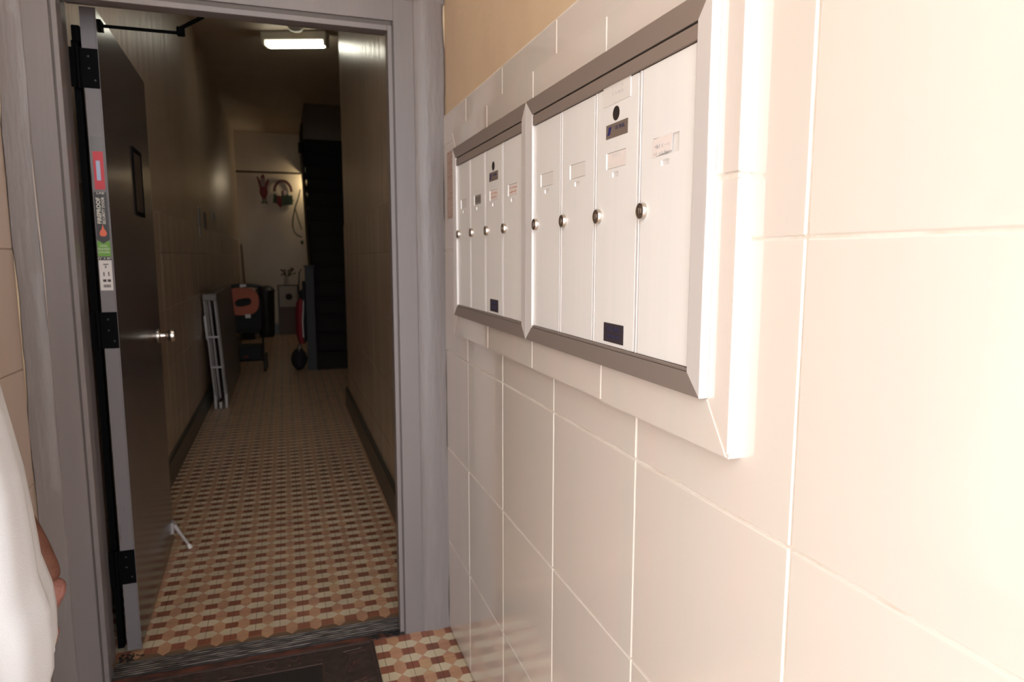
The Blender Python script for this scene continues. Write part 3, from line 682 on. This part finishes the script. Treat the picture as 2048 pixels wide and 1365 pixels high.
# ------------------------------------------------------------------ bin, cabinet, flowers, bag, hose, pipe, broom
bn = thing('waste_bin', 'tall black bin against the back wall beside the trolley', 'bin', (-.30, 11.6, 0))
R = [[(-.30+sx*math.cos(t)*1.0, 11.6+sy*math.sin(t), z_) for t in [2*PI*k/20 for k in range(20)]] for z_, sx, sy in ((0, .105, .12), (.04, .115, .13), (.74, .138, .15))]
obj('body', B().rings(R), black_p, bn, smooth=True)
R = [[(-.30+s_*math.cos(t), 11.6+s_*1.1*math.sin(t), z_) for t in [2*PI*k/20 for k in range(20)]] for z_, s_ in ((.735, .146), (.76, .146), (.80, .11), (.825, .05))]
obj('lid', B().rings(R), black_p, bn, smooth=True)
cb = thing('small_cabinet', 'small brown-framed cabinet standing at the foot of the back wall', 'cabinet', (.05, 11.9, 0))
obj('carcass', B().box(-.10, .20, 11.84, 11.97, .0, .80), wood_m, cb)
b = B()
for q in ((-.115, -.095, 0, .83), (.195, .215, 0, .83), (-.095, .195, .81, .83), (-.095, .195, .44, .46)): b.box(q[0], q[1], 11.82, 11.845, q[2], q[3], bev=.002)
obj('frame', b, wood_m, cb); obj('upper_panel', B().box(-.093, .193, 11.83, 11.84, .462, .808), cab_m, cb); obj('opening', lathe(B(), (.06, 11.83, .63), (0, -1, 0), [(0, .055), (.003, .052), (.004, 0)], 20), hole_shade, cb)  # opening is a flat disc with the hole's darkness in its colour
fl = thing('flower_vase', 'vase of dried flowers on the small cabinet', 'flowers', (.04, 11.9, .83))
b = B(); lathe(b, (.04, 11.9, .831), (0, 0, 1), [(0, .035), (.02, .05), (.09, .045), (.12, .028), (.14, .034)], 20); obj('vase', b, cab_m, fl, smooth=True)
b = B(); b2 = B(); rr = random.Random(5)
for i in range(16):
    a_ = rr.uniform(0, 2*PI); l_ = rr.uniform(.03, .14); tip = (.04+l_*math.cos(a_), 11.9+.05*math.sin(a_), 1.02+rr.uniform(-.01, .1)-l_*.2)
    b.tube([(.04, 11.9, .95), ((.04+tip[0])/2, 11.9, .99), tip], .003, 5); b2.ball(tip, (.02, .015, .014), 8)
obj('stems', b, green_m, fl); obj('blossoms', b2, mat('dried_brown_blossom', (.09, .04, .03), .8), fl)
bg = thing('red_backpack', 'red and black bag hung against the post at the stairs', 'bag', (.17, 8.2, .2))
R = []
for z_, x0_, x1_ in ((.30, .13, .21), (.40, .105, .225), (.60, .10, .222), (.76, .115, .215), (.82, .14, .20)):
    R.append([((x0_+x1_)/2+(x1_-x0_)/2*math.cos(t), 8.12+.09*math.sin(t), z_) for t in [2*PI*k/18 for k in range(18)]])
obj('body', B().rings(R), red_c, bg, smooth=True)
obj('dark_side', B().box(.188, .221, 8.02, 8.1, .32, 1.02, bev=.01), black_c, bg)
b = B(); b.tube([(.196, 8.015, .80), (.19, 8.012, .70), (.178, 8.012, .55), (.182, 8.012, .38)], .006, 6); obj('white_piping', b, st_white, bg)
b = B(); b.tube([(.16, 8.1, .82), (.15, 8.1, .95), (.165, 8.08, 1.12), (.19, 8.08, 1.16)], .007, 6); obj('strap', b, black_c, bg)
obj('top_pocket', B().ball((.185, 8.08, .87), (.035, .04, .055), 12), black_c, bg, smooth=True)
sb = thing('black_duffel', 'black rounded bag on the floor against the stair post', 'bag', (.15, 8.1, 0))
obj('body', B().ball((.125, 8.05, .125), (.09, .16, .125), 20), black_c, sb, smooth=True)
b = B(); b.tube([(.10, 8.02, .22), (.12, 8.0, .29), (.145, 8.0, .30), (.165, 8.02, .24)], .007, 6); obj('handle', b, black_c, sb)
obj('tape', B().tube([(.115, 7.965, .19), (.14, 7.99, .29)], .006, 6), st_white, sb)
pp = tag(obj('horizontal_pipe', B().tube([(-.672, 11.88, 2.655), (.33, 11.88, 2.655)], .016, 10), pipe_m, smooth=True), 'thin brown pipe running across the back wall under the ceiling', 'pipe')
hz = [(.31, 11.9, 2.40), (.27, 11.9, 2.25), (.215, 11.9, 2.10), (.175, 11.9, 1.92), (.165, 11.9, 1.80), (.19, 11.9, 1.70), (.25, 11.9, 1.64), (.31, 11.9, 1.62)]
hs = thing('wall_hose', 'grey hose looped down the back wall beside the stairs', 'hose', (.25, 11.9, 1.6))
obj('loop', B().tube(hz, .011, 8), hose_m, hs, smooth=True)
obj('loop', B().tube([(.215, 11.905, 2.10), (.26, 11.905, 1.90), (.31, 11.905, 1.74)], .010, 8), hose_m, hs, smooth=True)
obj('green_valve', B().box(.285, .325, 11.86, 11.9, 1.50, 1.56, bev=.006), fest_g, hs)
bm_ = thing('broom', 'long-handled broom leaning in the back left corner', 'broom', (-.56, 11.3, 0))
obj('handle', B().tube([(-.645, 11.9, 1.49), (-.56, 11.3, .12)], .013, 8), wood_m, bm_); obj('brush', B().box(-.64, -.47, 11.25, 11.33, .0, .12, bev=.015), black_c, bm_)
# festive decorations (flat painted card, hung)
fg = thing('holiday_cutout', 'red holiday cut-out figure with raised arms on the back wall', 'decoration', (-.27, 11.97, 2.2))
def flat(pts, y=11.96, t=.012): return B().poly([(x_, y, z_) for x_, z_ in pts], (0, t, 0))
obj('body', flat([(-.325, 2.40), (-.345, 2.52), (-.365, 2.585), (-.345, 2.60), (-.315, 2.53), (-.29, 2.47), (-.24, 2.47), (-.215, 2.53), (-.19, 2.56), (-.172, 2.55), (-.19, 2.48), (-.21, 2.42), (-.20, 2.34), (-.22, 2.27), (-.245, 2.235), (-.285, 2.235), (-.315, 2.29), (-.33, 2.34)]), fest_r, fg)
obj('head', flat([(-.30, 2.44), (-.312, 2.50), (-.305, 2.56), (-.27, 2.585), (-.235, 2.56), (-.228, 2.50), (-.25, 2.43)], 11.952), fest_p, fg)
obj('hat', flat([(-.305, 2.57), (-.285, 2.62), (-.265, 2.635), (-.245, 2.61), (-.237, 2.57)], 11.95), fest_r, fg)
for s_ in (-1, 1): obj('leg', flat([(-.262+s_*.008, 2.24), (-.262+s_*.030, 2.24), (-.262+s_*.030, 2.19), (-.262+s_*.062, 2.165), (-.262+s_*.008, 2.165)]), fest_g, fg)
wr = thing('holiday_arch', 'arched red and green holiday decoration beside the cut-out figure', 'decoration', (.06, 11.97, 2.2))
R1 = [(.035+.155*math.cos(t), 2.36+.20*math.sin(t)*1.0) for t in [PI*k/16 for k in range(17)]]; R2 = [(.035+.112*math.cos(t), 2.36+.15*math.sin(t)) for t in [PI*k/16 for k in range(16, -1, -1)]]
b = B()
for i in range(16):
    b.poly([(R1[i][0], 11.96, R1[i][1]), (R1[i+1][0], 11.96, R1[i+1][1]), (R2[15-i][0], 11.96, R2[15-i][1]), (R2[16-i][0], 11.96, R2[16-i][1])], (0, .014, 0))
obj('arch', b, mat('dark_red_brown_card', (.08, .025, .02), .7), wr)
obj('foliage', flat([(-.13, 2.18), (-.105, 2.33), (-.06, 2.29), (-.01, 2.27), (.03, 2.33), (.09, 2.33), (.14, 2.30), (.18, 2.31), (.185, 2.24), (.20, 2.22), (.18, 2.20), (.19, 2.165), (.15, 2.145), (.10, 2.15), (.04, 2.135), (-.02, 2.14), (-.07, 2.165)]), fest_g, wr)
obj('ribbon', flat([(-.075, 2.17), (-.06, 2.28), (-.02, 2.30), (.01, 2.26), (.01, 2.13), (-.01, 2.10), (-.05, 2.14)], 11.952), fest_r, wr)
obj('bauble', B().ball((.045, 11.955, 2.335), (.042, .015, .05), 14), fest_p, wr, smooth=True)
# notices and marks on the left corridor wall
for nm, lb, y0, y1, z0, z1, m_ in (('wall_notice', 'small dark-edged notice on the left corridor wall, nearest of three', 6.36, 6.50, 1.47, 1.72, paper_g), ('wall_notice', 'small dark notice on the left corridor wall, middle of three', 6.78, 6.95, 1.54, 1.70, smudge_m)):
    t_ = thing(nm, lb, 'notice', (-.668, (y0+y1)/2, z0)); obj('sheet', B().box(-.6735, -.668, y0, y1, z0, z1), m_, t_)
t_ = thing('light_switch', 'small light switch on the left corridor wall beyond the notices', 'switch', (-.668, 7.7, 1.66)); obj('plate', B().box(-.6735, -.665, 7.62, 7.78, 1.655, 1.76, bev=.001), paper_g, t_); obj('toggle', B().box(-.665, -.655, 7.69, 7.71, 1.69, 1.72), smudge_m, t_)

# ------------------------------------------------------------------ person
pn = thing('person', 'person in long white shirt standing at left with a hand at the hip', 'person', (-.50, 1.0, 0))
def skin(name, chains, m, parent, levels=2):
    me = bpy.data.meshes.new(name); V, E_, Rr = [], [], []; idx = {}
    for ch in chains:
        prev = None
        for p in ch:
            k = tuple(round(c, 4) for c in p[:3])
            if k not in idx: idx[k] = len(V); V.append(p[:3]); Rr.append(p[3] if isinstance(p[3], tuple) else (p[3], p[3]))
            if prev is not None: E_.append((prev, idx[k]))
            prev = idx[k]
    me.from_pydata(V, E_, []); o = bpy.data.objects.new(name, me); C.objects.link(o)
    sk = o.modifiers.new('skin', 'SKIN'); sk.use_smooth_shade = True
    for i, d in enumerate(me.skin_vertices[0].data): d.radius = Rr[i]; d.use_root = (i == 0)
    ss = o.modifiers.new('sub', 'SUBSURF'); ss.levels = levels; ss.render_levels = levels
    bpy.context.view_layer.update()
    m2 = bpy.data.meshes.new_from_object(o.evaluated_get(bpy.context.evaluated_depsgraph_get())); bpy.data.objects.remove(o)
    m2.materials.clear(); m2.materials.append(m)
    for p in m2.polygons: p.use_smooth = True
    m2.name = name; return obj(name, m2, None, parent)
cx = -.515
pel = (cx, 1.0, .93, (.13, .16)); ch = (cx, 1.0, 1.28, (.12, .165)); nb = (cx, 1.0, 1.45, (.07, .08)); hd = (cx+.03, 1.0, 1.615, (.085, .075))
body = [[pel, (cx, 1.0, 1.08, (.12, .14)), ch, (cx, 1.0, 1.40, (.085, .13)), nb, (cx+.012, 1.0, 1.51, (.055, .055)), hd, (cx+.02, 1.0, 1.70, (.07, .062))],
        [(cx, 1.0, 1.40, (.085, .13)), (cx, 1.16, 1.39, .050), (cx-.015, 1.205, 1.355, .048), (-.55, 1.27, 1.09, .038), (-.465, 1.235, .96, .036), (-.404, 1.205, .85, .032), (-.377, 1.195, .775, (.030, .026))],
        [(cx, 1.0, 1.40, (.085, .13)), (cx, .84, 1.39, .050), (cx-.01, .795, 1.355, .048), (cx-.02, .745, 1.12, .040), (cx+.02, .735, .86, .026), (cx+.03, .735, .82, (.026, .018))],
        [pel, (cx, 1.09, .86, .095), (cx+.01, 1.10, .50, .062), (cx-.01, 1.11, .28, .055), (cx, 1.12, .09, .038), (cx+.02, 1.12, .05, .04), (cx+.13, 1.13, .035, .034)],
        [pel, (cx, .91, .86, .095), (cx+.01, .90, .50, .062), (cx-.01, .89, .28, .055), (cx, .88, .09, .038), (cx+.02, .88, .05, .04), (cx+.13, .87, .035, .034)]]
skin('body', body, skin_m, pn)
def hand(w, d, nrm, side, m, curl=.5, L=.19):
    """w wrist point, d finger direction, nrm back-of-hand normal, side direction of thumb"""
    w, d, nrm, side = Vector(w), Vector(d).normalized(), Vector(nrm).normalized(), Vector(side).normalized()
    P_ = lambda a_, b_, c_: tuple(w+d*a_+side*b_+nrm*c_)
    ch_ = [[(*P_(-.02, 0, 0), (.027, .022)), (*P_(.02, 0, 0), (.030, .022)), (*P_(.055, 0, 0), (.036, .016)), (*P_(.082, 0, 0), (.038, .013))]]
    for off, ln in ((.030, .068), (.010, .078), (-.010, .073), (-.030, .056)):
        a1, a2, a3 = ln*.42, ln*.32, ln*.26; c1 = -a1*math.sin(curl*.5); c2 = c1-a2*math.sin(curl*1.1); c3 = c2-a3*math.sin(curl*1.7)
        x1 = .082+a1*math.cos(curl*.5); x2 = x1+a2*math.cos(curl*1.1); x3 = x2+a3*math.cos(curl*1.7)
        ch_.append([(*P_(.060, off*.8, 0), .011), (*P_(.088, off, 0), .0095), (*P_(x1, off, c1), .0088), (*P_(x2, off, c2), .0082), (*P_(x3, off, c3), .0068)])
    ch_.append([(*P_(.012, .018, -.004), .016), (*P_(.040, .046, -.012), .0125), (*P_(.066, .060, -.02), .0105), (*P_(.088, .066, -.03), .0085)])
    for i, c_ in enumerate(ch_): hh = skin('hand' if i == 0 else ('thumb' if i == 5 else 'finger'), [c_], m, pn, 2)
hand((-.369, 1.193, .775), (-.45, -.03, -1), (.15, 1, 0), (-1, .15, .2), palm_m, .5)
hand((cx+.03, .735, .82), (.05, 0, -1), (0, -1, 0), (1, 0, 0), skin_m, .5)
# shirt
TGT = [(1.487, -.462, 0.058, .080), (1.47, -.452, 0.066, .120), (1.45, -.435, 0.080, .185), (1.415, -.41, 0.095, .235), (1.36, -.38, 0.115, .245), (1.25, -.362, 0.130, .22), (1.126, -.347, 0.140, .215), (1.053, -.337, 0.145, .215), (.996, -.33, 0.150, .215), (.924, -.326, 0.152, .22), (.861, -.323, 0.155, .22), (.813, -.313, 0.160, .225), (.774, -.311, 0.160, .23), (.727, -.313, 0.158, .23), (.68, -.325, 0.156, .23), (.62, -.335, 0.155, .23)]
def shirt_ring(xf, ax_, ay, z, n=72, amp=1, infl=0):
    # outline seen from the camera has slope xf at y=1
    best = None; lo, hi = -.9, -.2
    cxx = -.52
    for _ in range(30):
        mid = (lo+hi)/2; mx_ = max(((mid+ax_*math.cos(t))/(1+ay*math.sin(t))) for t in [-.2+1.2*k/40 for k in range(41)])
        if mx_ < xf: lo = mid
        else: hi = mid
    cxx = lo; out = []
    for k in range(n):
        t = 2*PI*k/n; fd = amp*(.0045*math.sin(9*t+z*2.0)+.0035*math.sin(15*t-z*3+1)+.003*math.sin(5*t+z*7))*min(1, max(0, (1.35-z)*2.2))
        out.append((cxx+(ax_+fd+infl)*math.cos(t), 1+(ay+fd+infl)*math.sin(t), z+.012*math.sin(t*2)*(z < .7)))
    return out
R = []
TT = []
for (z0, *q0), (z1, *q1) in zip(TGT, TGT[1:]):
    for k in range(4): s_ = k/4; TT.append([z0+(z1-z0)*s_]+[a_+(b_-a_)*s_ for a_, b_ in zip(q0, q1)])
TT.append(list(TGT[-1]))
b = B(); b.rings([shirt_ring(q[1], q[2], q[3], q[0]) for q in TT], cap=False)
sh = obj('shirt', b, shirt_m, pn, smooth=True)
md = sh.modifiers.new('thick', 'SOLIDIFY'); md.thickness = .002
# sleeves
for sy, p in ((1, [(cx, 1.10, 1.39), (cx, 1.17, 1.375), (cx-.010, 1.222, 1.325), (-.545, 1.258, 1.17), (-.553, 1.266, 1.11)]), (-1, [(cx, .90, 1.39), (cx, .83, 1.375), (cx-.01, .778, 1.325), (cx-.018, .755, 1.17), (cx-.02, .748, 1.12)])):
    b = B(); b.tube(p, [.064, .082, .078, .064, .066], 20, cap=False); o = obj('sleeve', b, shirt_m, pn, smooth=True)
# loose side flap at the hem
b = B(); R = []
for z_, x_ in ((.80, -.382), (.77, -.362), (.74, -.350), (.71, -.350), (.67, -.364), (.62, -.385)):
    R.append([(x_-.10, 1.175, z_), (x_-.05, 1.150, z_-.002), (x_-.012, 1.135, z_), (x_, 1.120, z_)])
b.rings(R, closed=False); o = obj('hem_flap', b, shirt_m, pn, smooth=True); o.modifiers.new('thick', 'SOLIDIFY').thickness = .003
# trousers, shoes
for sy in (1, -1):
    b = B(); b.tube([(cx, 1+sy*.085, .94), (cx, 1+sy*.09, .80), (cx+.01, 1+sy*.10, .5), (cx-.005, 1+sy*.11, .28), (cx, 1+sy*.12, .06)], [.115, .112, .083, .075, .068], 20); obj('trouser_leg', b, trouser_m, pn, smooth=True)
    R = []
    for x_, w_, hh in ((-.075, .025, .05), (-.05, .042, .085), (.03, .045, .085), (.10, .050, .055), (.16, .044, .045), (.195, .02, .03)):
        R.append([(cx+x_, 1+sy*.12+w_*math.cos(t), max(.0, hh/2+hh/2*math.sin(t))) for t in [2*PI*k/14 for k in range(14)]])
    obj('shoe', B().rings(R), shoe_m, pn, smooth=True)
# head details (facing +x)
hx, hy, hzz = cx+.03, 1.0, 1.61
b = B(); b.ball((hx-.012, hy, hzz+.035), (.100, .083, .098), 22)
for v in list(b.bm.verts):
    if v.co.x > hx+.055 and v.co.z < hzz+.075: v.co.x = hx+.055
    if v.co.z < hzz-.02: v.co.z = hzz-.02; v.co.x = min(v.co.x, hx-.01)
obj('hair', b, hair_m, pn, smooth=True)
for sy in (1, -1):
    e = obj('eye', B().ball((hx+.074, hy+sy*.030, hzz+.005), (.010, .013, .010), 12), eye_m, pn, smooth=True); obj('pupil', B().ball((hx+.0835, hy+sy*.030, hzz+.005), .004, 8), ink_d, e)
    obj('ear', B().ball((hx-.008, hy+sy*.083, hzz-.002), (.018, .010, .030), 12), skin_m, pn, smooth=True)
    obj('eyebrow', B().tube([(hx+.083, hy+sy*.018, hzz+.027), (hx+.080, hy+sy*.045, hzz+.026)], .004, 6), hair_m, pn)
b = B(); lathe(b, (hx+.072, hy, hzz+.015), (.32, 0, -1), [(0, .006), (.02, .010), (.04, .015), (.048, .012), (.052, 0)], 12); obj('nose', b, skin_m, pn, smooth=True)
obj('mouth', B().ball((hx+.078, hy, hzz-.055), (.009, .024, .008), 12), palm_m, pn, smooth=True)
